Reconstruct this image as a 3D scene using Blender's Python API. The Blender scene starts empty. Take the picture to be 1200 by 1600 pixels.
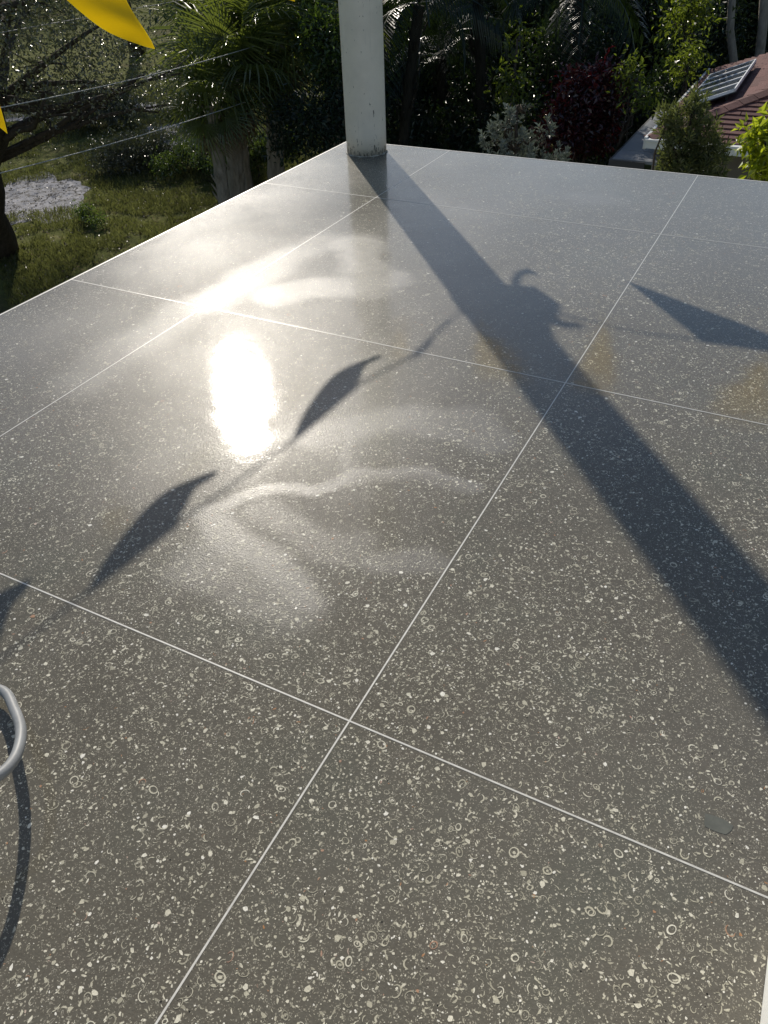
import bpy, math, random
import numpy as np
from mathutils import Vector, Matrix
rng = np.random.default_rng(7)
random.seed(7)
sc = bpy.context.scene
col = sc.collection

# ---------------------------------------------------------------- camera
EYE = 1.57
FPX, PITCH, ROLL, YAW = 1190.436, 0.685646, -0.040579, 0.498936
cp, sp, cr, sr = math.cos(PITCH), math.sin(PITCH), math.cos(ROLL), math.sin(ROLL)
Mw = np.array([[math.cos(YAW), -math.sin(YAW), 0], [math.sin(YAW), math.cos(YAW), 0], [0, 0, 1]])
r0, u0, w0 = np.array([1., 0, 0]), np.array([0, sp, cp]), np.array([0, cp, -sp])
RW, UW, WW = Mw @ (cr*r0+sr*u0), Mw @ (-sr*r0+cr*u0), Mw @ w0
CAM = Mw @ np.array([0.066985*EYE, -0.712875*EYE, 0]) + np.array([0, 0, EYE])
cd = bpy.data.cameras.new('camera'); co = bpy.data.objects.new('camera', cd); col.objects.link(co)
m = Matrix.Identity(4)
for i in range(3):
    m[i][0], m[i][1], m[i][2], m[i][3] = RW[i], UW[i], -WW[i], CAM[i]
co.matrix_world = m
cd.sensor_fit = 'AUTO'; cd.sensor_width = 36; cd.lens = FPX/1600*36
cd.clip_start = 0.02; cd.clip_end = 1500
sc.camera = co
sc.render.resolution_x, sc.render.resolution_y = 768, 1024

# ---------------------------------------------------------------- light
SUN_EL, SUN_AZ = 30.0, -40.0           # azimuth from +Y, towards +X
a, e = math.radians(SUN_AZ), math.radians(SUN_EL)
SUN = np.array([math.sin(a)*math.cos(e), math.cos(a)*math.cos(e), math.sin(e)])
wd = bpy.data.worlds.new('World'); sc.world = wd; wd.use_nodes = True
nt = wd.node_tree; nt.nodes.clear()
sky = nt.nodes.new('ShaderNodeTexSky'); sky.sky_type = 'NISHITA'; sky.sun_disc = False
sky.sun_elevation = e; sky.sun_rotation = a; sky.dust_density = 0.5; sky.air_density = 1.0; sky.ozone_density = 1.0
bg = nt.nodes.new('ShaderNodeBackground'); bg.inputs[1].default_value = 0.086
wo = nt.nodes.new('ShaderNodeOutputWorld')
nt.links.new(sky.outputs[0], bg.inputs[0]); nt.links.new(bg.outputs[0], wo.inputs[0])
sl = bpy.data.lights.new('sun', 'SUN'); sl.energy = 4.2; sl.angle = math.radians(0.6); sl.color = (1, 0.92, 0.80)
so = bpy.data.objects.new('sun', sl); col.objects.link(so); so.location = (0, 0, 20)
so.rotation_euler = Vector(SUN.tolist()).to_track_quat('Z', 'Y').to_euler()
sc.view_settings.view_transform = 'Standard'; sc.view_settings.look = 'None'
sc.view_settings.exposure = 0.2; sc.view_settings.gamma = 1
sc.render.engine = 'CYCLES'
sc.cycles.max_bounces = 6; sc.cycles.transparent_max_bounces = 8
sc.cycles.diffuse_bounces = 2; sc.cycles.glossy_bounces = 3; sc.cycles.transmission_bounces = 3
sc.cycles.use_denoising = True

# ---------------------------------------------------------------- geometry helpers
def ray(px, py):
    return WW + (px-600)/FPX*RW + (800-py)/FPX*UW
def at(px, py, z=0.0):
    d = ray(px, py); return CAM + d*((z-CAM[2])/d[2])
def away(px, py, dist):                # point on that bearing, dist metres away horizontally
    d = ray(px, py); return CAM + d*(dist/math.hypot(d[0], d[1]))
def unshadow(px, py, y=None, x=None):  # the point casting this shadow, on a vertical plane
    g = at(px, py)
    t = (y-g[1])/SUN[1] if y is not None else (x-g[0])/SUN[0]
    return g+SUN*t
GZ = -4.6

def tag(o, label=None, cat=None, group=None, kind=None):
    if label: o['label'] = label
    if cat: o['category'] = cat
    if group: o['group'] = group
    if kind: o['kind'] = kind
    return o
def empty(name, loc, rz=0):
    o = bpy.data.objects.new(name, None); col.objects.link(o)
    o.location = [float(v) for v in loc]; o.rotation_euler = (0, 0, rz); o.empty_display_size = .1
    return o
def link(name, me, parent=None, loc=None):
    o = bpy.data.objects.new(name, me); col.objects.link(o)
    if loc is not None: o.location = [float(v) for v in loc]
    if parent is not None: o.parent = parent
    return o
def smooth(me, flag=True):
    me.polygons.foreach_set('use_smooth', [flag]*len(me.polygons)); me.update()
class MB:
    def __init__(s): s.v = []; s.f = []
    def add(s, vs, fs):
        k = len(s.v); s.v += [tuple(float(c) for c in v) for v in vs]; s.f += [tuple(i+k for i in f) for f in fs]
    def box(s, lo, hi):
        x0, y0, z0 = lo; x1, y1, z1 = hi
        s.add([(x0,y0,z0),(x1,y0,z0),(x1,y1,z0),(x0,y1,z0),(x0,y0,z1),(x1,y0,z1),(x1,y1,z1),(x0,y1,z1)],
              [(0,3,2,1),(4,5,6,7),(0,1,5,4),(1,2,6,5),(2,3,7,6),(3,0,4,7)])
    def hexa(s, bot, top):
        s.add(list(bot)+list(top), [(0,3,2,1),(4,5,6,7),(0,1,5,4),(1,2,6,5),(2,3,7,6),(3,0,4,7)])
    def tube(s, pts, rad, n=8, caps=True):
        pts = [np.array(p, float) for p in pts]; m_ = len(pts)
        if np.isscalar(rad): rad = [rad]*m_
        k = len(s.v); prev = None
        for i, p in enumerate(pts):
            t = pts[min(i+1, m_-1)]-pts[max(i-1, 0)]; t = t/np.linalg.norm(t)
            if prev is None:
                b = np.array([1., 0, 0]) if abs(t[0]) < .8 else np.array([0, 1., 0])
            else: b = prev
            b = b-t*(b@t); b /= np.linalg.norm(b); prev = b; c = np.cross(t, b)
            for j in range(n):
                q = 2*math.pi*j/n; w = p+rad[i]*(b*math.cos(q)+c*math.sin(q)); s.v.append(tuple(map(float, w)))
        for i in range(m_-1):
            for j in range(n):
                j2 = (j+1) % n; s.f.append((k+i*n+j, k+i*n+j2, k+(i+1)*n+j2, k+(i+1)*n+j))
        if caps:
            s.f.append(tuple(k+j for j in reversed(range(n)))); s.f.append(tuple(k+(m_-1)*n+j for j in range(n)))
    def mesh(s, name, mat, sm=False):
        me = bpy.data.meshes.new(name); me.from_pydata(s.v, [], s.f); me.materials.append(mat)
        if sm: smooth(me)
        me.update(); return me
    def build(s, name, mat, parent=None, loc=None, sm=False):
        return link(name, s.mesh(name, mat, sm), parent, loc)
def np_mesh(name, verts, nper, mat, attr=None, loops=None):
    """many separate polygons; nper = vertices of each polygon (array), consecutive verts; attr: dict name->per-vertex floats"""
    me = bpy.data.meshes.new(name)
    verts = np.asarray(verts, np.float32); nper = np.asarray(nper, np.int32)
    li = np.arange(len(verts), dtype=np.int32) if loops is None else np.asarray(loops, np.int32)
    me.vertices.add(len(verts)); me.vertices.foreach_set('co', verts.ravel())
    me.loops.add(len(li)); me.loops.foreach_set('vertex_index', li)
    me.polygons.add(len(nper)); st = np.concatenate([[0], np.cumsum(nper)[:-1]]).astype(np.int32)
    me.polygons.foreach_set('loop_start', st)
    for n_, vals in (attr or {}).items():
        at_ = me.attributes.new(n_, 'FLOAT', 'POINT'); at_.data.foreach_set('value', np.asarray(vals, np.float32))
    me.materials.append(mat); me.update(calc_edges=True); me.validate()
    me.polygons.foreach_set('use_smooth', np.zeros(len(me.polygons), bool)); me.update()
    return me

# ---------------------------------------------------------------- node helpers
class NT:
    def __init__(s, name):
        s.m = bpy.data.materials.new(name); s.m.use_nodes = True; s.t = s.m.node_tree; s.t.nodes.clear()
        s.out = s.t.nodes.new('ShaderNodeOutputMaterial')
    def n(s, typ, **kw):
        x = s.t.nodes.new('ShaderNode'+typ)
        for k, v in kw.items(): setattr(x, k, v)
        return x
    def l(s, a_, b_): s.t.links.new(a_, b_)
    def coord(s, which='Object', scale=None):
        c = s.n('TexCoord').outputs[which]
        if scale is not None:
            mp = s.n('Mapping'); mp.inputs['Scale'].default_value = scale if hasattr(scale, '__len__') else (scale,)*3
            s.l(c, mp.inputs[0]); c = mp.outputs[0]
        return c
    def pos(s): return s.n('NewGeometry').outputs['Position']
    def noise(s, vec, scale, detail=3, rough=.5, dist=0):
        x = s.n('TexNoise'); x.inputs['Scale'].default_value = scale; x.inputs['Detail'].default_value = detail
        x.inputs['Roughness'].default_value = rough; x.inputs['Distortion'].default_value = dist
        s.l(vec, x.inputs['Vector']); return x.outputs['Fac']
    def vor(s, vec, scale, feature='F1', out='Distance', rnd=1):
        x = s.n('TexVoronoi', feature=feature); x.inputs['Scale'].default_value = scale; x.inputs['Randomness'].default_value = rnd
        s.l(vec, x.inputs['Vector']); return x.outputs[out]
    def ramp(s, fac, stops, interp='LINEAR'):
        x = s.n('ValToRGB'); cr_ = x.color_ramp; cr_.interpolation = interp
        while len(cr_.elements) < len(stops): cr_.elements.new(.5)
        for el, (p, c) in zip(cr_.elements, stops):
            el.position = p; el.color = (*c, 1) if hasattr(c, '__len__') else (c, c, c, 1)
        s.l(fac, x.inputs[0]); return x.outputs[0]
    def mix(s, fac, A, B, mode='MIX'):
        x = s.n('Mix', data_type='RGBA', blend_type=mode)
        for sock, v in ((x.inputs[0], fac), (x.inputs[6], A), (x.inputs[7], B)):
            if isinstance(v, (int, float)): sock.default_value = v
            elif isinstance(v, tuple): sock.default_value = (*v, 1)
            else: s.l(v, sock)
        return x.outputs[2]
    def math(s, op, A, B=0.0, C=None, clamp=False):
        x = s.n('Math', operation=op); x.use_clamp = clamp
        for i, v in enumerate((A, B, C)):
            if v is None: continue
            if isinstance(v, (int, float)): x.inputs[i].default_value = v
            else: s.l(v, x.inputs[i])
        return x.outputs[0]
    def attr(s, name, out='Fac'):
        x = s.n('Attribute'); x.attribute_name = name; return x.outputs[out]
    def bump(s, h_, dist, strength=1, prev=None):
        x = s.n('Bump'); x.inputs['Distance'].default_value = dist; x.inputs['Strength'].default_value = strength
        s.l(h_, x.inputs['Height'])
        if prev is not None: s.l(prev, x.inputs['Normal'])
        return x.outputs[0]
    def bsdf(s, color, rough=.5, spec=.5, normal=None, metal=0, **kw):
        x = s.n('BsdfPrincipled')
        for nm, v in (('Base Color', color), ('Roughness', rough), ('Specular IOR Level', spec), ('Metallic', metal), *kw.items()):
            sock = x.inputs[nm]
            if isinstance(v, tuple): sock.default_value = (*v, 1) if len(v) == 3 else v
            elif isinstance(v, (int, float)): sock.default_value = v
            else: s.l(v, sock)
        if normal is not None: s.l(normal, x.inputs['Normal'])
        return x.outputs[0]
    def done(s, sh): s.l(sh, s.out.inputs[0]); return s.m

# ---------------------------------------------------------------- floor finish
def floor_finish(t):
    """normal and roughness shared by slab and the shells polished flush with it"""
    P = t.pos()
    peel = t.noise(P, 130, 2, .6)
    wave = t.noise(P, 1.3, 2, .5, .8)
    w2 = t.noise(P, 5.5, 2, .5, .4)
    nrm = t.bump(wave, .0035, 1.0)
    nrm = t.bump(w2, .0012, 1.0, nrm)
    grit = t.bump(t.noise(P, 210, 2,   .6), .0009, 1.0, t.bump(peel, .0006, 1.0, nrm))
    nrm = t.bump(peel, .00019, 1.0, nrm)
    glare_sheen = t.attr('glare_sheen')
    fn = t.math('MULTIPLY', glare_sheen, t.ramp(t.noise(P, 110, 3, .65), [(.35, .5), (.65, 1.1)]), clamp=True)
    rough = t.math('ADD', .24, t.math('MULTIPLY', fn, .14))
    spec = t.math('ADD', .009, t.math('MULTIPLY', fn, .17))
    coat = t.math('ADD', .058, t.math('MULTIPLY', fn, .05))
    return P, (nrm, grit), rough, (coat, spec)
def coated(t, c, rough, nrm, coat):
    x = t.n('BsdfPrincipled'); t.l(coat[1], x.inputs['Specular IOR Level']); coat = coat[0]
    t.l(c, x.inputs['Base Color']); t.l(rough, x.inputs['Roughness']); t.l(nrm[1], x.inputs['Normal']); t.l(nrm[0], x.inputs['Coat Normal'])
    x.inputs['Coat Weight'].default_value = .66; x.inputs['Coat IOR'].default_value = 1.45; t.l(coat, x.inputs['Coat Roughness'])
    return x.outputs[0]
def mat_terrazzo():
    t = NT('terrazzo'); P, nrm, rough, coat = floor_finish(t)
    tint = t.ramp(t.noise(P, 2.2, 4, .6), [(.3, (.086, .076, .057)), (.5, (.104, .093, .070)), (.7, (.091, .092, .070))])
    tint = t.mix(t.ramp(t.noise(P, 9, 3, .6), [(.55, 0), (.75, .35)]), tint, (.125, .098, .08))
    oi = t.n('ObjectInfo').outputs['Random']
    tint = t.mix(t.math('MULTIPLY', oi, .22), tint, (.085, .08, .064))
    tint = t.mix(t.ramp(t.noise(P, .9, 5, .7, 1.0), [(.48, 0), (.62, .30)]), tint, (.075, .069, .052))
    tint = t.mix(t.ramp(t.noise(P, 120, 3, .7), [(.35, 0), (.7, .5)]), tint, (.13, .124, .10))
    tint = t.mix(t.math('MULTIPLY', t.attr('glare_sheen'), .48), tint, (.24, .235, .225))      # glare and sky sheen painted pale into the base colour
    # sand grains and the finest shell grit
    wv = t.n('VectorMath', operation='ADD'); t.l(P, wv.inputs[0])
    nc = t.n('TexNoise'); nc.inputs['Scale'].default_value = 90; t.l(P, nc.inputs['Vector'])
    sv = t.n('VectorMath', operation='SCALE'); t.l(nc.outputs['Color'], sv.inputs[0]); sv.inputs['Scale'].default_value = .012
    t.l(sv.outputs[0], wv.inputs[1]); Q = wv.outputs[0]
    d1 = t.vor(Q, 260); r1 = t.vor(Q, 260, out='Color')
    sep = t.n('SeparateColor'); t.l(r1, sep.inputs[0])
    m1 = t.math('MULTIPLY', t.math('LESS_THAN', d1, .34), t.math('GREATER_THAN', sep.outputs[0], .52))
    c = t.mix(t.math('MULTIPLY', m1, t.math('MULTIPLY_ADD', sep.outputs[1], .6, .1)), tint, (.50, .47, .37))
    d2 = t.vor(Q, 120); r2 = t.vor(Q, 120, out='Color')
    sp2 = t.n('SeparateColor'); t.l(r2, sp2.inputs[0])
    ring = t.math('MULTIPLY', t.math('LESS_THAN', t.math('ABSOLUTE', t.math('SUBTRACT', d2, .33)), .06), t.math('GREATER_THAN', sp2.outputs[0], .72))
    ring = t.math('MULTIPLY', ring, t.math('GREATER_THAN', t.noise(P, 160, 1), .48))
    c = t.mix(t.math('MULTIPLY', ring, .55), c, (.40, .38, .31))
    d3 = t.vor(P, 70); r3 = t.vor(P, 70, out='Color'); s3 = t.n('SeparateColor'); t.l(r3, s3.inputs[0])
    pit = t.math('MULTIPLY', t.math('LESS_THAN', d3, .12), t.math('GREATER_THAN', s3.outputs[0], .93))
    c = t.mix(pit, c, (.012, .012, .01))
    return t.done(coated(t, c, rough, nrm, coat))
def mat_shell():
    t = NT('shell_pieces'); P, nrm, rough, coat = floor_finish(t)
    tone = t.attr('tone')
    c = t.ramp(tone, [(0, (.24, .225, .175)), (.25, (.38, .36, .28)), (.5, (.50, .475, .37)), (.8, (.72, .69, .57)), (.93, (.84, .82, .74)), (.96, (.42, .27, .2)), (1, (.40, .20, .08))])
    c = t.mix(t.ramp(t.noise(P, 400, 2), [(.35, 0), (.7, .35)]), c, (.2, .19, .15))
    return t.done(coated(t, c, rough, nrm, coat))
def plain(name, c, rough=.6, spec=.5, var=0.0, vs=5, bumpd=0, bs=60, metal=0):
    t = NT(name); P = t.coord('Object'); colr = c; nrm = None
    if var:
        colr = t.mix(t.ramp(t.noise(P, vs, 4, .6), [(.3, 0), (.7, 1)]), tuple(x*(1-var) for x in c), tuple(min(1, x*(1+var)) for x in c))
    if bumpd: nrm = t.bump(t.noise(P, bs, 4), bumpd)
    return t.done(t.bsdf(colr, rough, spec, nrm, metal))
def mat_leaf(name, dark, light, trans, rough=.32, tmix=.3, spec=.5):
    t = NT(name); v = t.attr('tone')
    c = t.mix(v, dark, light)
    b = t.bsdf(c, rough, spec)
    tr = t.n('BsdfTranslucent'); t.l(t.mix(v, tuple(x*.6 for x in trans), trans), tr.inputs[0])
    mx = t.n('MixShader'); mx.inputs[0].default_value = tmix; t.l(b, mx.inputs[1]); t.l(tr.outputs[0], mx.inputs[2])
    return t.done(mx.outputs[0])
def mat_bark(name, c1, c2):
    t = NT(name); P = t.coord('Object', (1, 1, .25))
    nz = t.noise(P, 14, 5, .7)
    return t.done(t.bsdf(t.ramp(nz, [(.3, c1), (.7, c2)]), .9, .2, t.bump(nz, .04)))

TERR, SHELL = mat_terrazzo(), mat_shell()
JOINT = plain('white_divider', (.58, .57, .53), .35, .5, .15, 30)
WHITE = plain('white_paint', (.74, .74, .71), .45, .5, .05, 3, .002, 20)
STUCCO = plain('white_stucco', (.72, .71, .68), .8, .3, .05, 2, .004, 90)

# ---------------------------------------------------------------- terrace floor
XL, XA2, XR = -2.717, -1.826, 3.66
YS = [-3.66, -1.83, 0.0, 1.796, 3.633, 4.860]
XS = [XL, XA2, 0.0, 1.83, XR]
# painted glare sheen: strokes in floor coordinates (points, half width, strength)
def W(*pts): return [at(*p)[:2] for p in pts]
SHEEN_STROKES = [
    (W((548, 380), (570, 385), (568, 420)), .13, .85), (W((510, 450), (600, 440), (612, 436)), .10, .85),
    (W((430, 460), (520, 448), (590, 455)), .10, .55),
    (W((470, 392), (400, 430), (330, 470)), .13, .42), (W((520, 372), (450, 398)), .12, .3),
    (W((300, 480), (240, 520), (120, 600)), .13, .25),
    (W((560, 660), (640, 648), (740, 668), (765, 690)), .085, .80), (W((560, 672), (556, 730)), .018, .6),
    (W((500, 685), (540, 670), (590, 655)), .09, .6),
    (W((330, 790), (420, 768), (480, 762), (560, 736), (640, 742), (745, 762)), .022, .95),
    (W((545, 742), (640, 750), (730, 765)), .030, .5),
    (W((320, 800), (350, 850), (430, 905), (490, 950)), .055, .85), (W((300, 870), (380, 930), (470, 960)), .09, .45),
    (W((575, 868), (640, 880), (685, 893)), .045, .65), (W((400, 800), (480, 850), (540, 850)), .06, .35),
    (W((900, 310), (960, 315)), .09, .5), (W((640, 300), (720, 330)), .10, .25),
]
def vnoise(x, y, f, seed):
    """smooth value noise on numpy arrays"""
    r = np.random.default_rng(seed).random((64, 64))
    X, Y = x*f+200, y*f+200; i, j = np.floor(X).astype(int), np.floor(Y).astype(int)
    u, v = X-i, Y-j; u = u*u*(3-2*u); v = v*v*(3-2*v)
    g = lambda p_, q_: r[p_ % 64, q_ % 64]
    return (g(i, j)*(1-u)+g(i+1, j)*u)*(1-v)+(g(i, j+1)*(1-u)+g(i+1, j+1)*u)*v
def glare_sheen(x, y):
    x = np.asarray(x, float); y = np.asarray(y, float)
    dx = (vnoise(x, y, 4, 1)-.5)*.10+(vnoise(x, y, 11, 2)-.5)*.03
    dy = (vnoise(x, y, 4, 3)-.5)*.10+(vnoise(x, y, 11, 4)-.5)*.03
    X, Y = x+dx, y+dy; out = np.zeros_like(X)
    for pts, w, s in SHEEN_STROKES:
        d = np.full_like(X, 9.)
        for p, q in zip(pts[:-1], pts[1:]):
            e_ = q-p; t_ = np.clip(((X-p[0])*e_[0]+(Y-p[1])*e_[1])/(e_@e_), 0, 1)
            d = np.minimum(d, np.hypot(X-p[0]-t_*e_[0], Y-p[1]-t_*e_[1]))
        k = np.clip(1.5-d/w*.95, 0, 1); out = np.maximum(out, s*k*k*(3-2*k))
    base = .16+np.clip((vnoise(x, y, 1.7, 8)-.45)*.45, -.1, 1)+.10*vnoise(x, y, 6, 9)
    base = base*(1-.55*np.exp(-(((x+1.5)/.9)**2+((y-2.4)/1.6)**2)))+.60*np.clip((y-1.0)/3.2, 0, 1)*np.clip((x+1.9)/.9, 0, 1)  # sheen raised towards the far edge too, painting the floor paler there
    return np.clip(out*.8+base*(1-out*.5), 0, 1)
floor = empty('terrace_floor', (0, 0, 0)); tag(floor, kind='structure')
floor['label'] = 'polished grey concrete terrace floor full of cream shell pieces with white divider lines'
g = .0021
for i in range(len(XS)-1):
    for j in range(len(YS)-1):
        x0, x1 = XS[i]+(g if i else .012), XS[i+1]-g
        y0, y1 = YS[j]+g, YS[j+1]-(g if j < len(YS)-2 else .012)
        fine = i < 2 and j >= 1
        nx = max(1, int((x1-x0)/(.025 if fine else .4))); ny = max(1, int((y1-y0)/(.025 if fine else .4)))
        gx, gy = np.meshgrid(np.linspace(x0, x1, nx+1), np.linspace(y0, y1, ny+1))
        n = gx.size; top = np.stack([gx.ravel(), gy.ravel(), np.zeros(n)], 1)
        idx = np.arange(n).reshape(ny+1, nx+1)
        q = np.stack([idx[:-1, :-1], idx[:-1, 1:], idx[1:, 1:], idx[1:, :-1]], -1).reshape(-1, 4)
        bot = np.array([[x0, y0, -.05], [x1, y0, -.05], [x1, y1, -.05], [x0, y1, -.05]])
        c0, c1, c2, c3 = idx[0, 0], idx[0, -1], idx[-1, -1], idx[-1, 0]
        sides = [[n, n+1]+list(idx[0, ::-1]), [n+1, n+2]+list(idx[::-1, -1]), [n+2, n+3]+list(idx[-1, :]), [n+3, n]+list(idx[:, 0])]
        lp = np.concatenate([q.ravel()]+[np.array(s_) for s_ in sides]); npr = [4]*len(q)+[len(s_) for s_ in sides]
        V = np.concatenate([top, bot])
        me = np_mesh('slab', V, npr, TERR, {'glare_sheen': glare_sheen(V[:, 0], V[:, 1])}, lp)
        link('slab', me, floor)
ym, xm = .0005, .0007
for k, x in enumerate(XS[1:-1]):
    b = MB()
    for j in range(len(YS)-1): b.box((x-g, YS[j]+g, -.05), (x+g, YS[j+1]-g, xm))
    b.build('divider_strip', JOINT, floor)
for k, y in enumerate(YS[1:-1]):
    b = MB(); b.box((XL+.012, y-g, -.05), (XR, y+g, xm+.0002)); b.build('divider_strip', JOINT, floor)
b = MB(); b.box((XL, YS[0], -.10), (XL+.012, YS[-1], .001)); b.build('edge_trim', JOINT, floor)
b = MB(); b.box((XL+.012, YS[-1]-.012, -.10), (XR, YS[-1], .0012)); b.build('edge_trim', JOINT, floor)

b = MB(); fc = at(1120, 1288); b.add([(fc[0]+.03*math.cos(q*.5)*(1+.2*math.sin(q*1.7)), fc[1]+.022*math.sin(q*.5)*(1+.2*math.cos(q)), .00075) for q in range(12)], [tuple(range(12))])
b.build('filler_patch', plain('filler', (.112, .116, .098), .4, .5, .2, 30), floor)
# shell pieces -------------------------------------------------------
def shape(kind, s):
    """local outlines: list of polygons (each N,2)"""
    if kind == 'blob':
        n = rng.integers(5, 9); th = np.sort(rng.random(n)*.7+np.arange(n))/n*2*np.pi
        r = s*.5*(.65+.5*rng.random(n)); el = .5+.5*rng.random()
        return [np.stack([r*np.cos(th), el*r*np.sin(th)], 1)]
    if kind == 'sliver':
        L_, w = s*.5, s*(.10+.12*rng.random()); c = (rng.random()-.5)*s*.3
        return [np.array([[-L_, 0], [-L_*.3, -w+c], [L_*.5, -w*.8+c*.7], [L_, c*.2], [L_*.4, w*.8+c*.8], [-L_*.4, w+c]])]
    if kind in ('ring', 'arc'):
        full = kind == 'ring'; n = 14 if full else 8
        span = 2*np.pi if full else np.pi*(.5+rng.random()*1.0)
        th = np.linspace(0, span, n+1); ro = s*.5; el = .6+.4*rng.random()
        w0_ = s*(.07+.09*rng.random())
        prof = np.ones(n+1) if full else np.sin(np.linspace(.25, np.pi-.15, n+1))**.6
        wob = 1+.06*np.sin(2*th+rng.random()*6)
        wth = 1.15*w0_*prof*(1 if not full else (1+.35*np.sin(th+rng.random()*6)))
        if full: wth[-1] = wth[0]; wob[-1] = wob[0]
        O = np.stack([ro*wob*np.cos(th), el*ro*wob*np.sin(th)], 1)
        I = np.stack([(ro*wob-wth)*np.cos(th), el*(ro*wob-wth)*np.sin(th)], 1)
        ps = [np.array([O[i], O[i+1], I[i+1], I[i]]) for i in range(n)]
        if full and rng.random() < .4:
            m_ = 6; t2 = np.arange(m_)/m_*2*np.pi; rr = s*(.1+.1*rng.random())*(.8+.4*rng.random(m_))
            ps.append(np.stack([rr*np.cos(t2), el*rr*np.sin(t2)], 1))
        return ps
LIB = {k: [shape(k, 1.0) for _ in range(60)] for k in ('blob', 'sliver', 'ring', 'arc')}
kinds = ['blob', 'sliver', 'ring', 'arc']
def scatter_shells():
    area = (2.5-XL)*(4.85+1.6); N = int(area*9200)
    x = XL+.02+rng.random(N)*(2.5-XL); y = -1.6+rng.random(N)*(4.84+1.6)
    d = np.hypot(x-CAM[0], y-CAM[1])
    # only the cone the terrace view can take in, with a wide margin
    ang = np.arctan2(-(x-CAM[0]), y-CAM[1]); keep = ((ang > -.35) & (ang < 1.9)) | (d < 1.2)
    clus = vnoise(x, y, 2.6, 21)*.6+vnoise(x, y, 9, 22)*.4
    keep &= rng.random(N) < np.clip(.25+clus*1.1, 0, 1)
    keep &= rng.random(N) < np.clip(1.2-d*.10, .5, 1)
    x, y, d = x[keep], y[keep], d[keep]
    N = len(x)
    k = rng.choice(4, N, p=[.55, .33, .022, .098])
    s = np.where(k == 0, .0030+.0062*rng.random(N)**2.2, np.where(k == 1, .0045+.009*rng.random(N)**1.6, np.where(k == 2, .006+.019*rng.random(N)**1.8, .006+.018*rng.random(N)**1.9)))
    big = (rng.random(N) < .03) & (k == 0); s = np.where(big, .009+.008*rng.random(N), s)
    tone = np.clip(rng.beta(2.0, 2.0, N)*.9, 0, .9); tone = np.where(k == 0, tone+.16, tone*.95); tone = np.clip(tone, 0, .92)
    tone = np.where(rng.random(N) < .014, .95+.05*rng.random(N), tone)
    rot = rng.random(N)*2*np.pi
    return x, y, s, k, rot, tone, d
X_, Y_, S_, K_, R_, T_, D_ = scatter_shells()
# keep clear of the divider lines
clr = np.ones(len(X_), bool)
for xx in XS: clr &= np.abs(X_-xx) > S_*.5+.004
for yy in YS: clr &= np.abs(Y_-yy) > S_*.5+.004
X_, Y_, S_, K_, R_, T_, D_ = [v[clr] for v in (X_, Y_, S_, K_, R_, T_, D_)]
dep = (np.stack([X_, Y_, 0*X_], 1)-CAM) @ WW
U_ = 600+FPX*((np.stack([X_, Y_, 0*X_], 1)-CAM) @ RW)/dep; V_ = 800-FPX*((np.stack([X_, Y_, 0*X_], 1)-CAM) @ UW)/dep
inview = (U_ > 4) & (U_ < 1196) & (V_ > 0) & (V_ < 1596)
size_px = S_/dep*FPX*inview
order = np.argsort(-size_px); single = order[:296]; rest = np.setdiff1d(np.arange(len(X_)), single)
VV, NP, TT = [], [], []
for kk in range(4):
    for li, polys in enumerate(LIB[kinds[kk]]):
        sel = rest[(K_[rest] == kk) & (rest % 60 == li)]
        if not len(sel): continue
        c, s_ = np.cos(R_[sel]), np.sin(R_[sel]); z = .0002+rng.random(len(sel))*.0003
        for pl in polys:
            px = X_[sel, None]+S_[sel, None]*(pl[None, :, 0]*c[:, None]-pl[None, :, 1]*s_[:, None])
            py = Y_[sel, None]+S_[sel, None]*(pl[None, :, 0]*s_[:, None]+pl[None, :, 1]*c[:, None])
            area2 = np.sum(pl[:, 0]*np.roll(pl[:, 1], -1)-np.roll(pl[:, 0], -1)*pl[:, 1])
            pz = np.repeat(z[:, None], pl.shape[0], 1)
            blk = np.stack([px, py, pz], -1)
            if area2 < 0: blk = blk[:, ::-1]
            VV.append(blk.reshape(-1, 3)); NP.append(np.full(len(sel), len(pl))); TT.append(np.repeat(T_[sel], len(pl)))
VV = np.concatenate(VV); TT = np.concatenate(TT); NP = np.concatenate(NP)
agg = link('shell_aggregate', np_mesh('shell_aggregate', VV, NP, SHELL, {'glare_sheen': glare_sheen(VV[:, 0], VV[:, 1]), 'tone': TT}), floor)
agg['kind'] = 'stuff'
# the largest ones singly, on a few shared meshes (closed, 0.6 mm proud of the paste they sit in)
cache = {}
for i in single:
    key = (int(K_[i]), int(i) % 14, int(T_[i]*6))
    if key not in cache:
        b = MB()
        for pl in LIB[kinds[key[0]]][key[1]]:
            if np.sum(pl[:, 0]*np.roll(pl[:, 1], -1)-np.roll(pl[:, 0], -1)*pl[:, 1]) < 0: pl = pl[::-1]
            n = len(pl); b.add([(p[0], p[1], -.03) for p in pl]+[(p[0], p[1], .06) for p in pl],
                               [tuple(range(n, 2*n))]+[(q_, (q_+1) % n, n+(q_+1) % n, n+q_) for q_ in range(n)])
        me = b.mesh('shell_fragment', SHELL)
        for an, val in (('tone', T_[i]), ('glare_sheen', .12)):
            at_ = me.attributes.new(an, 'FLOAT', 'POINT'); at_.data.foreach_set('value', [float(val)]*len(me.vertices))
        cache[key] = me
    o = link('shell_fragment', cache[key], floor, (X_[i], Y_[i], .0001)); o.rotation_euler = (0, 0, float(R_[i])); o.scale = (float(S_[i]),)*3
    o.scale[2] = .01

# the building under the terrace
b = MB(); b.box((XL+.02, YS[0], -.36), (XR, YS[-1]-.02, -.1005)); b.box((XL+.35, YS[0]+.1, GZ), (XR-.1, YS[-1]-.35, -.3605))
o = b.build('terrace_building', STUCCO); tag(o, 'white stucco storey carrying the polished terrace', kind='structure')
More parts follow.
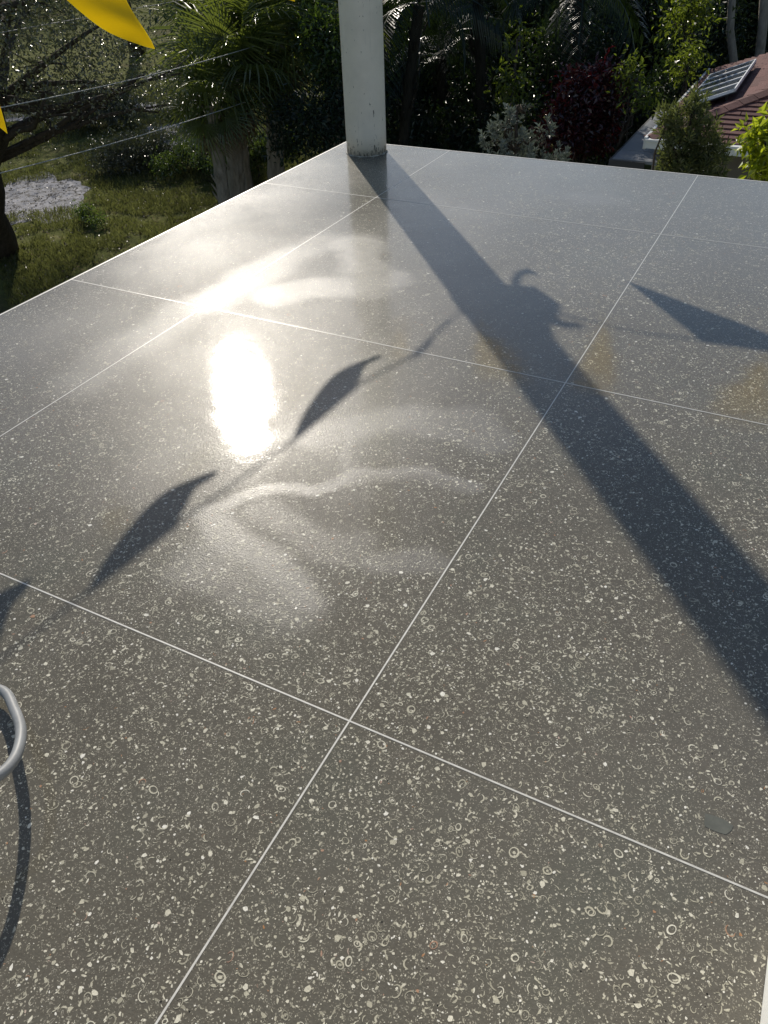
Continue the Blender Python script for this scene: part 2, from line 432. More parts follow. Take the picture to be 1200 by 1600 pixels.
# white wall at the right
wl = empty('door_wall', (.961, -.05, 0)); tag(wl, kind='structure'); wl['label'] = 'white painted wall end at the bottom right of the terrace'
b = MB(); b.box((.006, -3.2, 0.002), (.16, -.006, 2.6)); b.build('wall', STUCCO, wl)
b = MB(); b.box((0, -3.2, 0.002), (.0055, 0, .09)); b.box((.0055, -.0055, .002), (.16, 0, .09)); b.build('baseboard', WHITE, wl)

# ---------------------------------------------------------------- column
CC = (-2.41, 4.60)
def mat_column():
    t = NT('column_paint'); P = t.coord('Object')
    c = t.mix(t.ramp(t.noise(P, 5, 4, .6), [(.35, 0), (.7, 1)]), (.66, .62, .54), (.76, .715, .62))
    st = t.noise(t.coord('Object', (26, 26, 3)), 1, 3, .6)
    c = t.mix(t.ramp(st, [(.60, 0), (.75, .35)]), c, (.40, .40, .37))
    xyz = t.n('SeparateXYZ'); t.l(P, xyz.inputs[0]); z = xyz.outputs[2]
    low = t.ramp(z, [(0, 1), (.13, .25), (.5, 0.08), (1, .03)])
    sc1 = t.noise(t.coord('Object', (60, 60, 18)), 1, 3, .65)
    scuff = t.math('GREATER_THAN', t.math('ADD', sc1, t.math('MULTIPLY', low, .17)), .70)
    c = t.mix(t.math('MULTIPLY', scuff, .85), c, (.06, .06, .055))
    grime = t.ramp(z, [(0, .8), (.02, .5), (.06, 0.0)])
    c = t.mix(t.math('MULTIPLY', grime, t.ramp(t.noise(P, 14, 4, .7), [(.42, 0), (.6, 1)])), c, (.11, .11, .09))
    return t.done(t.bsdf(c, .42, .5, t.bump(t.noise(P, 9, 3), .004)))
colm = empty('white_column', (*CC, 0)); tag(colm, 'round white painted column with scuffed base at the terrace corner', 'column')
b = MB(); n = 64
zs = [0.004]+[.15*k for k in range(1, 29)]
b.tube([(0, 0, z) for z in zs], [.1525]*len(zs), n); b.build('shaft', mat_column(), colm, sm=False)
smooth(colm.children[0].data) if colm.children else None
b = MB(); pts = []
for k in range(49):
    q = 2*math.pi*k/48; pts.append(((.1545+.002*math.sin(3*q))*math.cos(q), (.1545+.002*math.sin(2*q))*math.sin(q), .004))
b.tube(pts, [.004+.0022*math.sin(5*i) for i in range(49)], 6, False); b.build('caulk_bead', plain('caulk', (.38, .37, .33), .7, .3, .4, 25), colm, sm=True)
CH = {o.name: o for o in col.objects}

# ---------------------------------------------------------------- string and pennants
def mat_flag():
    t = NT('yellow_pennant'); P = t.coord('Object')
    cl = t.noise(P, 7, 3, .6); c = t.mix(cl, (.86, .66, .015), (.92, .74, .03))
    b_ = t.bsdf(c, .5, .4, t.bump(t.noise(P, 22, 3), .004))
    tr = t.n('BsdfTranslucent'); tr.inputs[0].default_value = (1.0, .80, .03, 1)
    mx = t.n('MixShader'); mx.inputs[0].default_value = .68; t.l(b_, mx.inputs[1]); t.l(tr.outputs[0], mx.inputs[2])
    return t.done(mx.outputs[0])
FLAG = mat_flag(); ROPE = plain('white_cord', (.6, .6, .57), .7, .3)
def pennant(c1, c2, tip, bulge, label, group='yellow pennants on the cord', n=14):
    c1, c2, tip = map(np.array, (c1, c2, tip)); org = (c1+c2)/2
    nrm = np.cross(c2-c1, tip-c1); nrm /= np.linalg.norm(nrm)
    v, f = [], []; rows = []
    for i in range(n+1):
        s = i/n; A, B = c1*(1-s)+tip*s, c2*(1-s)+tip*s; m_ = max(1, n-i) if i < n else 0; r_ = []
        for j in range(m_+1):
            u = j/m_ if m_ else .5
            p = A*(1-u)+B*u
            off = bulge*math.sin(math.pi*s*.9)*(.4+.9*u)*(1-s*.35)+.03*math.sin(9*s+5*u)*(1-abs(2*u-1)*.3)*s*(1-s)
            r_.append(len(v)); v.append(p-org+nrm*off)
        rows.append(r_)
    for i in range(n):
        a_, b_ = rows[i], rows[i+1]
        for j in range(len(a_)-1):
            if j < len(b_): f.append((a_[j], a_[j+1], b_[j]))
            if j+1 < len(b_): f.append((a_[j+1], b_[j+1], b_[j]))
    k = len(v); v2 = [p+nrm*.0012 for p in v]; f2 = [tuple(k+i for i in reversed(t_)) for t_ in f]
    mb = MB(); mb.add(v+v2, f+f2)
    e_ = empty('pennant_flag', org); tag(e_, label, 'pennant', group)
    mb.build('cloth', FLAG, e_, sm=True)
    hb = MB(); d = (c2-c1); hb.tube([c1-org-d*.01+np.array([0, 0, .004]), c2-org+d*.01+np.array([0, 0, .004])], .006, 6); hb.build('hem', FLAG, e_)
    return e_
XP = -2.43
def us(px, py, x=XP): return unshadow(px, py, x=x)
p4 = [us(30, 1010), us(-60, 1075)]
SL = [(-2.54, 4.50, 1.70), us(645, 556), us(558, 602), us(455, 690), us(376, 748), us(272, 822), us(132, 928), us(60, 985), us(-60, 1075), us(-300, 1270)]
t3 = np.array([-2.085, 2.10, 1.055]); t2_ = np.array([-2.027, 3.19, 1.125]); t4 = np.array([-2.095, 1.21, .90])
pennant(us(274, 820), us(134, 926), t3, -.068, 'large yellow pennant at the top left, its tip pointing down right')
pennant(us(558, 602), us(455, 690), t2_, -.07, 'yellow pennant just left of the white column, only its tip showing in the top edge')
pennant(us(-10, 1020), us(-130, 1110), t4, -.06, 'yellow pennant at the far left edge, only its tip showing')
c1 = us(700, 500); c2 = us(640, 560); pennant(c1, c2, (c1*.45+c2*.55)-SUN*.34+np.array([.0, -.03, .01]), .012, 'yellow pennant seen nearly edge on beside the column, above the frame')
YR = 4.60
def ur(px, py, y=YR): return unshadow(px, py, y=y)
def mirror(px, py, y):                 # the point seen mirrored at that spot of the floor
    d = ray(px, py)*np.array([1, 1, -1]); g_ = at(px, py); return g_+d*((y-g_[1])/d[1])
SRR = [(-2.28, 4.66, 1.68), ur(1000, 520), ur(1096, 531), ur(1200, 547), np.array([-.62, 4.6, 1.57]), np.array([-.28, 4.6, 1.57]), np.array([.42, 4.6, 1.6]), np.array([.98, 4.6, 1.62]), np.array([2.4, 4.6, 1.7])]
cA, cB = ur(1094, 532), ur(1290, 560)
pennant(cA, cB, ur(979, 440)+np.array([0, 0, 0]), .02, 'yellow pennant right of the column whose dark triangular shadow crosses the right of the floor')
pennant(mirror(895, 584, 4.6), mirror(962, 610, 4.6), mirror(946, 500, 4.6), .02, 'yellow pennant mirrored as a yellow patch in the middle right of the floor')
pennant(mirror(1100, 642, 4.6), mirror(1215, 655, 4.6), mirror(1196, 560, 4.6), .02, 'yellow pennant mirrored as a yellow patch at the right edge of the floor')
for pts, lab in ((SL, 'thin white cord with pennants running left from the column'), (SRR, 'thin white cord with pennants running right from the column')):
    e_ = MB(); pts = [np.array(p) for p in pts]; org = pts[0]
    e_.tube([p-org for p in pts], .0045, 6); o = e_.build('bunting_string', ROPE, None, org, True); tag(o, lab, 'cord')
# cloth knotted round the column: outline taken where its shadow tells, with real folds
a_ = math.radians(SUN_AZ); lat = np.array([math.cos(a_), -math.sin(a_), 0]); nh = np.array([math.sin(a_), math.cos(a_), 0])
def colpt(px, py, off=0):
    g_ = at(px, py); t_ = ((np.array([*CC, 0])-g_) @ nh)/(SUN @ nh); p = g_+SUN*t_
    return p+nh*off-SUN*0
kn = empty('knotted_pennant', (*CC, 1.6)); tag(kn, 'pennant cord end wound and knotted round the white column above the frame', 'knot')
kb = MB(); O = np.array([*CC, 1.6])
for z in (1.62, 1.64, 1.66, 1.70):
    kb.tube([(.158*math.cos(q/16*math.pi), .158*math.sin(q/16*math.pi), z-1.6+.01*math.sin(q/5)) for q in range(33)], .0055, 6, False)
kb.build('cord_turns', ROPE, kn, sm=True)
strips = [([(800, 470), (808, 452), (803, 440), (812, 428), (826, 424), (840, 429)], [.05, .045, .03, .022, .02, .006], 'cloth_tail'),
          ([(790, 455), (825, 462), (848, 480), (862, 502), (884, 511), (914, 513)], [.07, .15, .15, .075, .022, .005], 'cloth_fold'),
          ([(820, 500), (846, 495), (850, 520), (868, 535)], [.06, .08, .07, .03], 'cloth_fold')]
for sidx, (pp, ww_, nm) in enumerate(strips):
    P_ = [colpt(*p_)-O for p_ in pp]; v, f = [], []
    for i, p_ in enumerate(P_):
        t_ = P_[min(i+1, len(P_)-1)]-P_[max(i-1, 0)]; t_ /= np.linalg.norm(t_); sd = np.cross(t_, nh); sd /= np.linalg.norm(sd)
        for u in (-1, -.4, .3, 1): v.append(p_+sd*ww_[i]*u*.62+nh*(.03*math.sin(3*u+i)+.02*sidx))
    for i in range(len(P_)-1):
        for j in range(3): f.append((i*4+j, i*4+j+1, i*4+5+j, i*4+4+j))
    k = len(v); mb = MB(); mb.add(v+[q_+nh*.0015 for q_ in v], f+[tuple(k+i for i in reversed(t_)) for t_ in f]); mb.build(nm, FLAG, kn, sm=True)

# ---------------------------------------------------------------- grey hose arching at the left edge
hp = [(-1.60, -.62, .015), (-1.25, -.48, .016), (-1.0, -.385, .022), (-.90, -.345, .028), (-.815, -.325, .038), (-.722, -.362, .063),
      (-.630, -.412, .094), (-.560, -.480, .128), (-.532, -.545, .165), (-.560, -.610, .19), (-.63, -.66, .185), (-.73, -.71, .14), (-.90, -.79, .06), (-1.1, -.86, .018), (-1.5, -.92, .017)]
def catmull(P, m_=5):
    P = [np.array(p) for p in P]; P = [2*P[0]-P[1]]+P+[2*P[-1]-P[-2]]; out = []
    for i in range(1, len(P)-2):
        for k in range(m_):
            t_ = k/m_; out.append(.5*((2*P[i])+(P[i+1]-P[i-1])*t_+(2*P[i-1]-5*P[i]+4*P[i+1]-P[i+2])*t_**2+(-P[i-1]+3*P[i]-3*P[i+1]+P[i+2])*t_**3))
    out.append(P[-2]); return out
b = MB(); b.tube([p-np.array(hp[0]) for p in catmull(hp)], .0125, 14)
o = b.build('hose', plain('grey_hose', (.20, .21, .22), .45, .5, .12, 30), None, hp[0], True); tag(o, 'grey hose arching off the floor at the left edge', 'hose')

# ---------------------------------------------------------------- ground
def mat_ground():
    t = NT('lawn'); P = t.pos()
    big = t.noise(P, .35, 4, .6); md = t.noise(P, 2.2, 5, .65); fn = t.noise(P, 22, 4, .7)
    c = t.ramp(md, [(.3, (.045, .055, .020)), (.5, (.10, .115, .034)), (.7, (.19, .185, .075))])
    c = t.mix(t.ramp(fn, [(.45, 0), (.75, .7)]), c, (.13, .12, .06))
    c = t.mix(t.ramp(big, [(.56, 0), (.66, .7)]), c, (.07, .062, .035))
    d = t.vor(P, 9); r = t.vor(P, 9, out='Color'); s_ = t.n('SeparateColor'); t.l(r, s_.inputs[0])
    lf = t.math('MULTIPLY', t.math('LESS_THAN', d, .28), t.math('GREATER_THAN', s_.outputs[0], .8))
    c = t.mix(lf, c, (.16, .12, .07))
    return t.done(t.bsdf(c, .95, .02, t.bump(fn, .03)))
def mat_sand():
    t = NT('pale_sand'); P = t.pos()
    c = t.ramp(t.noise(P, 1.6, 5, .65), [(.3, (.20, .20, .215)), (.6, (.34, .34, .365)), (.8, (.44, .44, .47))])
    c = t.mix(t.ramp(t.noise(P, 5, 5, .75), [(.5, 0), (.6, .85)]), c, (.06, .055, .04))
    return t.done(t.bsdf(c, .9, .15, t.bump(t.noise(P, 12, 4), .02)))
b = MB(); b.add([(-600, -600, GZ), (600, -600, GZ), (600, 900, GZ), (-600, 900, GZ)], [(0, 1, 2, 3)])
o = b.build('ground', mat_ground()); tag(o, kind='structure')
SAND = mat_sand()
def patch(name, center, rx, ry, rot, label, seed):
    r = np.random.default_rng(seed); n = 60; v = [(0, 0, 0)]
    ph = r.random(6)*6
    for i in range(n):
        q = 2*math.pi*i/n; k = 1+.16*math.sin(2*q+ph[0])+.10*math.sin(5*q+ph[1])+.07*math.sin(9*q+ph[2])+.05*math.sin(17*q+ph[3])
        x, y = rx*k*math.cos(q), ry*k*math.sin(q); v.append((x*math.cos(rot)-y*math.sin(rot), x*math.sin(rot)+y*math.cos(rot), 0))
    b = MB(); b.add(v, [(0, 1+i, 1+(i+1) % n) for i in range(n)])
    o = b.build(name, SAND, None, (center[0], center[1], GZ+.006)); tag(o, label, kind='structure'); return o
patch('bare_ground', at(62, 308, GZ), 1.25, 2.3, .75, 'pale bare patch in the lawn left of the terrace', 1)
patch('bare_ground', at(255, 215, GZ), .8, 2.2, .6, 'pale streak of bare ground below the palms', 2)
patch('bare_ground', at(290, 112, GZ), 1.5, 2.2, .5, 'pale sunlit ground behind the far oaks', 3)
# a pale path across the lawn
pa, pb = at(-80, 192, GZ), at(120, 176, GZ)
dd = (pb-pa)/np.linalg.norm(pb-pa); nn_ = np.array([-dd[1], dd[0], 0])
b = MB(); q = []; N_ = 24
for k in range(N_+1):
    c_ = pa+dd*(k/N_*26-9); w_ = .75+.12*math.sin(k*1.7); q += [c_+nn_*w_, c_-nn_*w_]
b.add([(v_[0], v_[1], GZ+.012) for v_ in q], [(2*k, 2*k+1, 2*k+3, 2*k+2) for k in range(N_)])
o = b.build('path', SAND); tag(o, kind='structure')

# ---------------------------------------------------------------- neighbour's house
K = 1.2527; HX, HY, HZ = -1.90, 13.75, -1.90; SLP = math.tan(math.radians(18)); YB = 20.25; XW = 5.3
house = empty('brown_roofed_house', (HX, HY, GZ)); tag(house, 'low neighbouring house with brown shingle hip roof and white gutter', 'house')
def mat_shingle():
    t = NT('brown_shingle'); P = t.coord('Object'); oi = t.n('ObjectInfo').outputs['Random']
    c = t.ramp(oi, [(0, (.09, .038, .036)), (.5, (.125, .052, .048)), (1, (.165, .073, .066))])
    c = t.mix(t.ramp(t.noise(P, 30, 3, .7), [(.35, 0), (.7, .6)]), c, (.17, .10, .085))
    return t.done(t.bsdf(c, .85, .3, t.bump(t.noise(P, 160, 2), .004)))
SHG = mat_shingle()
hr = (XW-HX)/2; rz = hr*SLP
def hp_(x, y, z): return (x-HX, y-HY, z-GZ)
b = MB()
R1, R2 = (HX+hr, HY+hr, HZ+rz), (HX+hr, YB, HZ+rz)
A_, B_, C_, D__ = (HX, HY, HZ), (XW, HY, HZ), (XW, YB, HZ), (HX, YB, HZ)
b.add([hp_(*p) for p in (A_, B_, C_, D__, R1, R2)]+[hp_(p[0], p[1], p[2]-.12) for p in (A_, B_, C_, D__)],
      [(0, 1, 4), (0, 4, 5, 3), (1, 2, 5, 4), (3, 5, 2), (6, 9, 8, 7), (0, 6, 7, 1), (1, 7, 8, 2), (2, 8, 9, 3), (3, 9, 6, 0)])
roof = b.build('roof', plain('roof_felt', (.05, .03, .027), .9), house)
WALLC = plain('beige_wall', (.17, .15, .125), .85, .3, .08, 3, .003, 60)
b = MB(); b.box(hp_(HX+.55, HY+.6, GZ), hp_(XW-.55, YB-.1, HZ-.125)); b.build('wall', WALLC, house)
b = MB(); b.box(hp_(HX-.02, HY-.13, HZ-.13), hp_(XW, HY-.002, HZ+.012)); b.box(hp_(HX-.02, HY-.15, HZ-.02), hp_(XW, HY-.1305, HZ+.014)); b.build('gutter', WHITE, house)
b = MB(); b.box(hp_(HX-.05, HY-.10, HZ-.15), hp_(HX-.003, YB, HZ+.035)); b.build('fascia', WHITE, house)
# shingles: front face (courses step up in +y), left face (courses step up in +x)
EXP_, cs, sn = .145, math.cos(math.atan(SLP)), math.sin(math.atan(SLP))
def shingle(face, a0, a1, s0, lim):
    """a: along the eave, s: up the slope; slanted ends against the hip"""
    L_ = EXP_*1.12
    def P3(a_, s_, h_):
        if face == 'front': return np.array([HX+a_, HY+s_*cs-h_*sn, HZ+s_*sn+h_*cs])
        return np.array([HX+s_*cs-h_*sn, HY+a_, HZ+s_*sn+h_*cs])
    lo0, lo1 = max(a0, s0*cs+.01), max(a0, (s0+L_)*cs+.01)
    if a1-lo1 < .03: return
    bot = [P3(lo0, s0, .004), P3(a1, s0, .004), P3(a1, s0+L_, .002), P3(lo1, s0+L_, .002)]
    top = [P3(lo0, s0, .028), P3(a1, s0, .028), P3(a1, s0+L_, .006), P3(lo1, s0+L_, .006)]
    if face != 'front': bot = bot[::-1]; top = top[::-1]
    c_ = bot[0]; mb = MB(); mb.hexa([p-c_ for p in bot], [p-c_ for p in top])
    o = mb.build('shingle', SHG, roof, c_-np.array([HX, HY, GZ]))
for r_ in range(22):
    off = (r_*.37) % .9
    for k in range(-1, 4):
        shingle('front', max(0, k*.9+off), min(k*.9+off+.886, 3.6), r_*EXP_, 0)
    for k in range(-1, 8):
        a0, a1 = max(0, k*.9+off), min(k*.9+off+.886, YB-HY)
        if a1 > a0: shingle('left', a0, a1, r_*EXP_, 0)
for k in range(16):
    d0, d1 = k*.2, k*.2+.235; mb = MB(); w_ = .11
    def hpnt(d, side, h_): return np.array([HX+d+side*w_, HY+d-side*w_, HZ+(d-abs(side)*w_)*SLP+h_])
    bot = [hpnt(d0, -1, .03), hpnt(d0, 0, .034), hpnt(d1, 0, .026), hpnt(d1, -1, .02)]; top = [p+np.array([0, 0, .014]) for p in bot]
    bo2 = [hpnt(d0, 0, .034), hpnt(d0, 1, .03), hpnt(d1, 1, .02), hpnt(d1, 0, .026)]; to2 = [p+np.array([0, 0, .014]) for p in bo2]
    c_ = bot[0]; mb.hexa([p-c_ for p in bot], [p-c_ for p in top]); mb.hexa([p-c_ for p in bo2], [p-c_ for p in to2])
    mb.build('hip_cap', SHG, roof, c_-np.array([HX, HY, GZ]))
# flat grey porch roof left of it
GREYM = plain('grey_porch_roof', (.20, .215, .235), .55, .4, .12, 2)
pr = empty('porch_roof', (-2.52, 13.95, -2.3)); tag(pr, 'flat grey porch roof beside the left eave of the brown-roofed house', 'porch roof')
for k in range(7):
    x0 = -2.05-.002
    mb = MB(); y0, y1 = 13.97+k*.62, 13.97+k*.62+.61
    f0 = np.array([-2.52, 13.95, -2.3])
    xl = -2.50
    mb.box(np.array([xl, y0, -2.38])-f0, np.array([-1.72, y1, -2.33+.004*(k % 2)])-f0); mb.build('roof_panel', GREYM, pr)
mb = MB(); mb.box((-.03, -.03, -.26), (.60, .018, -.045)); mb.box((-.03, .0185, -.26), (.018, 4.3, -.045)); mb.build('fascia', plain('dark_fascia', (.05, .05, .055), .6), pr)
for x, y in ((.06, .1), (.45, .1), (.06, 4.1)):
    mb = MB(); mb.box((x, y, GZ+2.3), (x+.09, y+.09, -.085)); mb.build('post', WHITE, pr)
# solar panels on the left face
def roofpt(px, py, off):
    n_ = np.array([-SLP, 0, 1]); n_ /= np.linalg.norm(n_); p0 = np.array([HX, HY, HZ])+n_*off; d = ray(px, py)
    return CAM+d*(((p0-CAM) @ n_)/(d @ n_))
PVM = plain('panel_glass', (.055, .065, .085), .12, .8, .2, 6); ALU = plain('panel_frame', (.72, .73, .74), .35, .6)
PVB = plain('panel_back', (.03, .03, .03), .7)
def solar(P_bl, P_tl, P_tr, P_br, label, nmod):
    P_bl, P_tl, P_tr, P_br = map(np.array, (P_bl, P_tl, P_tr, P_br))
    n_ = np.cross(P_tr-P_bl, P_tl-P_br); n_ /= np.linalg.norm(n_)
    if n_[2] < 0: n_ = -n_
    e_ = empty('solar_panel', P_bl); tag(e_, label, 'solar panel', 'solar panels on the brown roof')
    def Q(u, v): return (P_bl*(1-u)+P_br*u)*(1-v)+(P_tl*(1-u)+P_tr*u)*v-P_bl
    def slab_(u0, u1, v0, v1, lo, hi, nm, mt):
        q = [Q(u0, v0), Q(u1, v0), Q(u1, v1), Q(u0, v1)]; mb = MB(); mb.hexa([p+n_*lo for p in q], [p+n_*hi for p in q]); return mb.build(nm, mt, e_)
    for k in range(nmod):
        slab_(.03, .97, k/nmod+.012, (k+1)/nmod-.012, -.02, .008, 'panel_module', PVM)
    for k in range(nmod+1):
        v = k/nmod; slab_(.0, 1, max(0, v-.011), min(1, v+.011), -.03, .016, 'frame_bar', ALU)
    slab_(0, .029, .0, 1, -.031, .018, 'frame_bar', ALU); slab_(.971, 1, 0, 1, -.031, .018, 'frame_bar', ALU)
    slab_(.01, .99, .01, .99, -.06, -.035, 'back_sheet', PVB)
    for u in (.15, .85):
        for v in (.04, .5, .96):
            p = Q(u, v); mb = MB(); wx = P_bl+p; zr = HZ+(wx[0]-HX)*SLP
            mb.box((p[0]-.02, p[1]-.02, zr-P_bl[2]+.03), (p[0]+.02, p[1]+.02, p[2]-.06)); mb.build('mount', PVB, e_)
OFF = .17
tl, tr, br = roofpt(1110, 117, OFF), roofpt(1182, 93, OFF), roofpt(1149, 140, OFF)
solar(tl+br-tr, tl, tr, br, 'tilted solar panel with white frame, fully seen on the brown roof', 5)
sh = np.array([1.42, -.1, 1.42*SLP])
solar(tl+br-tr+sh, tl+sh, tr+sh, br+sh, 'solar panel behind the first one, cut off by the right edge', 5)

# ---------------------------------------------------------------- vegetation
def leaves_np(P, D, Nn, L, Wd, fold=.25, droop=.15):
    """P base points, D directions, Nn normals; each leaf = 2 folded triangles"""
    D = D/np.linalg.norm(D, axis=1, keepdims=True); S = np.cross(D, Nn); S /= np.linalg.norm(S, axis=1, keepdims=True)+1e-9
    U = np.cross(S, D); L = L[:, None]; Wd = Wd[:, None]
    b0 = P; tip = P+D*L-U*L*droop; md = P+D*L*.48
    rt = md+S*Wd*.5+U*Wd*fold; lf = md-S*Wd*.5+U*Wd*fold
    V = np.stack([b0, rt, tip, lf], 1).reshape(-1, 3)
    n = len(P); i = np.arange(n)[:, None]*4
    T = np.concatenate([i+np.array([[0, 1, 2]]), i+np.array([[0, 2, 3]])], 1).reshape(-1)
    return V, T
def crown_mesh(name, mat, lobes, ncl, per, L, asp=.42, rosette=False, spread=None, droop=.15, seed=1, shell=.5):
    r = np.random.default_rng(seed); lobes = np.array(lobes, float)
    vol = (lobes[:, 3]*lobes[:, 4]*lobes[:, 5])**(2/3); pk = r.choice(len(lobes), ncl, p=vol/vol.sum())
    v = r.normal(size=(ncl, 3)); v /= np.linalg.norm(v, axis=1, keepdims=True)
    rad = (1-(1-shell)*r.random(ncl)**1.5)*(1+.12*r.normal(size=ncl))
    C_ = lobes[pk, :3]+v*lobes[pk, 3:6]*rad[:, None]
    ctone = np.clip(r.normal(.45, .22, ncl), 0, 1)
    sp_ = spread if spread else L*2.2
    n = ncl*per; ci = np.repeat(np.arange(ncl), per)
    if rosette:
        ax = v[ci]*.6+np.array([0, 0, .8]); ax /= np.linalg.norm(ax, axis=1, keepdims=True)
        rd = r.normal(size=(n, 3)); rd -= ax*np.sum(rd*ax, 1, keepdims=True); rd /= np.linalg.norm(rd, axis=1, keepdims=True)
        h_ = r.random(n)[:, None]; D = rd*(.9-.5*h_)+ax*(.25+.9*h_)
        P = C_[ci]+ax*h_*sp_*.8+rd*.01; Nn = ax-rd*.4
    else:
        P = C_[ci]+r.normal(size=(n, 3))*sp_*.5; D = r.normal(size=(n, 3))+v[ci]*.5+np.array([0, 0, -.25]); Nn = r.normal(size=(n, 3))*.75+np.array([0, 0, 1.])
    Ls = L*(.6+.7*r.random(n)); V, T = leaves_np(P, D, Nn, Ls, Ls*asp, droop=droop)
    tone = np.clip(ctone[ci]+r.normal(0, .15, n), 0, 1)
    return np_mesh(name, V, np.full(2*n, 3), mat, {'tone': np.repeat(tone, 4)}, T)
BARK = mat_bark('dark_bark', (.035, .028, .022), (.09, .075, .06)); BARKL = mat_bark('grey_bark', (.16, .14, .11), (.32, .29, .24))
SHADE_BARK = mat_bark('shaded_bark', (.012, .012, .009), (.035, .032, .024))  # bark darkened to put the feather palm trunks' shade into the colour
def trunk_mesh(base, top, r0_, lobes, seed, mat, nl=9, lean=.3):
    r = np.random.default_rng(seed); b = MB(); base, top = np.array(base, float), np.array(top, float)
    ns = 9; pts = [base+(top-base)*k/(ns-1)+np.array([*(r.normal(size=2)*lean*.35), 0])*math.sin(math.pi*k/(ns-1)) for k in range(ns)]
    rd = [r0_*(1.45 if k == 0 else 1.1 if k == 1 else 1)*(1-.6*k/(ns-1)) for k in range(ns)]
    pts[0] = base-np.array([0, 0, .1]); b.tube(pts, rd, 10)
    for i in range(nl):
        s = pts[int(r.integers(ns//2, ns))]; lb = lobes[int(r.integers(len(lobes)))]
        e_ = np.array(lb[:3])+r.normal(size=3)*np.array(lb[3:6])*.45
        md = (s+e_)/2+r.normal(size=3)*.15*np.linalg.norm(e_-s)*.5; rr = r0_*(.32 if r0_ < .35 else .2)
        cv = [s*(1-t_)**2+2*md*t_*(1-t_)+e_*t_*t_+r.normal(size=3)*.03 for t_ in np.linspace(0, 1, 7)]
        b.tube(cv, [rr*(1-.85*t_)+.006 for t_ in np.linspace(0, 1, 7)], 6)
        for j in range(3):
            q_ = cv[int(r.integers(2, 6))]; e2 = q_+r.normal(size=3)*np.array(lb[3:6])*.5
            b.tube([q_, (q_+e2)/2+r.normal(size=3)*.08, e2], [rr*.35, rr*.22, .004], 5)
    return b.mesh('trunk', mat, True)
def tree(name, label, cat, base, lobes, mat, ncl, per, L, r0_=.15, bark=None, group=None, seed=1, nl=9, top=None, **kw):
    """lobes in world coordinates; stored relative to the base"""
    base = np.array([base[0], base[1], GZ]); rel = [(l[0]-base[0], l[1]-base[1], l[2]-base[2], *l[3:]) for l in lobes]
    e_ = empty(name, base); tag(e_, label, cat, group)
    if top is None:
        m_ = max(rel, key=lambda q_: q_[2]); c_ = np.mean([q_[:3] for q_ in rel], 0); top = (c_[0]*.8+m_[0]*.2, c_[1]*.8+m_[1]*.2, m_[2])
    else: top = np.array(top)-base
    link('trunk', trunk_mesh((0, 0, 0), top, r0_, rel, seed, bark or BARK, nl), e_)
    link('crown', crown_mesh('crown', mat, rel, ncl, per, L, seed=seed, **kw), e_)
    return e_
def lobe(px, py, dist, rpx, sy=1.0, deep=1.0):
    p = away(px, py, dist); dp = (p-CAM) @ WW; r_ = rpx*dp/FPX
    return (p[0], p[1], p[2], r_*deep, r_*deep, r_*sy)
def copy_tree(o, loc, rz, s, label, group=None):
    c = o.copy(); col.objects.link(c); c.location = [float(v) for v in loc]; c.rotation_euler = (0, 0, rz); c.scale = (s, s, s); c['label'] = label
    if group: c['group'] = group
    for ch in list(o.children):
        d = ch.copy(); col.objects.link(d); d.parent = c
        for g_ in ch.children: h_ = g_.copy(); col.objects.link(h_); h_.parent = d
    return c
G_OAK = mat_leaf('oak_leaf', (.022, .028, .018), (.050, .055, .032), (.07, .09, .02), .30, .14, .6)
G_OAKN = mat_leaf('glinting_oak_leaf', (.045, .048, .034), (.11, .115, .07), (.14, .17, .05), .34, .15, .9)
G_DARK = mat_leaf('dark_leaf', (.008, .018, .013), (.022, .038, .018), (.05, .09, .015), .36, .18, .4)
G_MID = mat_leaf('mid_leaf', (.018, .036, .010), (.045, .07, .018), (.12, .20, .02), .33, .3)
G_YEL = mat_leaf('yellow_green_leaf', (.018, .032, .008), (.10, .12, .018), (.30, .40, .03), .32, .35)
G_LIME = mat_leaf('lime_leaf', (.11, .17, .015), (.26, .30, .02), (.60, .70, .03), .34, .42)
G_GLS = mat_leaf('glossy_leaf', (.03, .055, .02), (.08, .12, .04), (.2, .3, .04), .26, .3, 1)
G_RED = mat_leaf('dark_red_leaf', (.014, .006, .008), (.060, .010, .014), (.20, .015, .02), .28, .22, .7)
G_SILV = mat_leaf('silver_leaf', (.12, .14, .12), (.27, .30, .26), (.2, .24, .16), .55, .15)
G_OLIVE = mat_leaf('olive_leaf', (.03, .045, .022), (.13, .15, .065), (.28, .33, .08), .3, .3)
G_PALM = mat_leaf('palm_leaf', (.040, .062, .018), (.11, .13, .032), (.30, .38, .05), .3, .34, .8)
G_PDRY = mat_leaf('dry_palm_leaf', (.12, .09, .055), (.22, .17, .10), (.2, .15, .06), .6, .2)

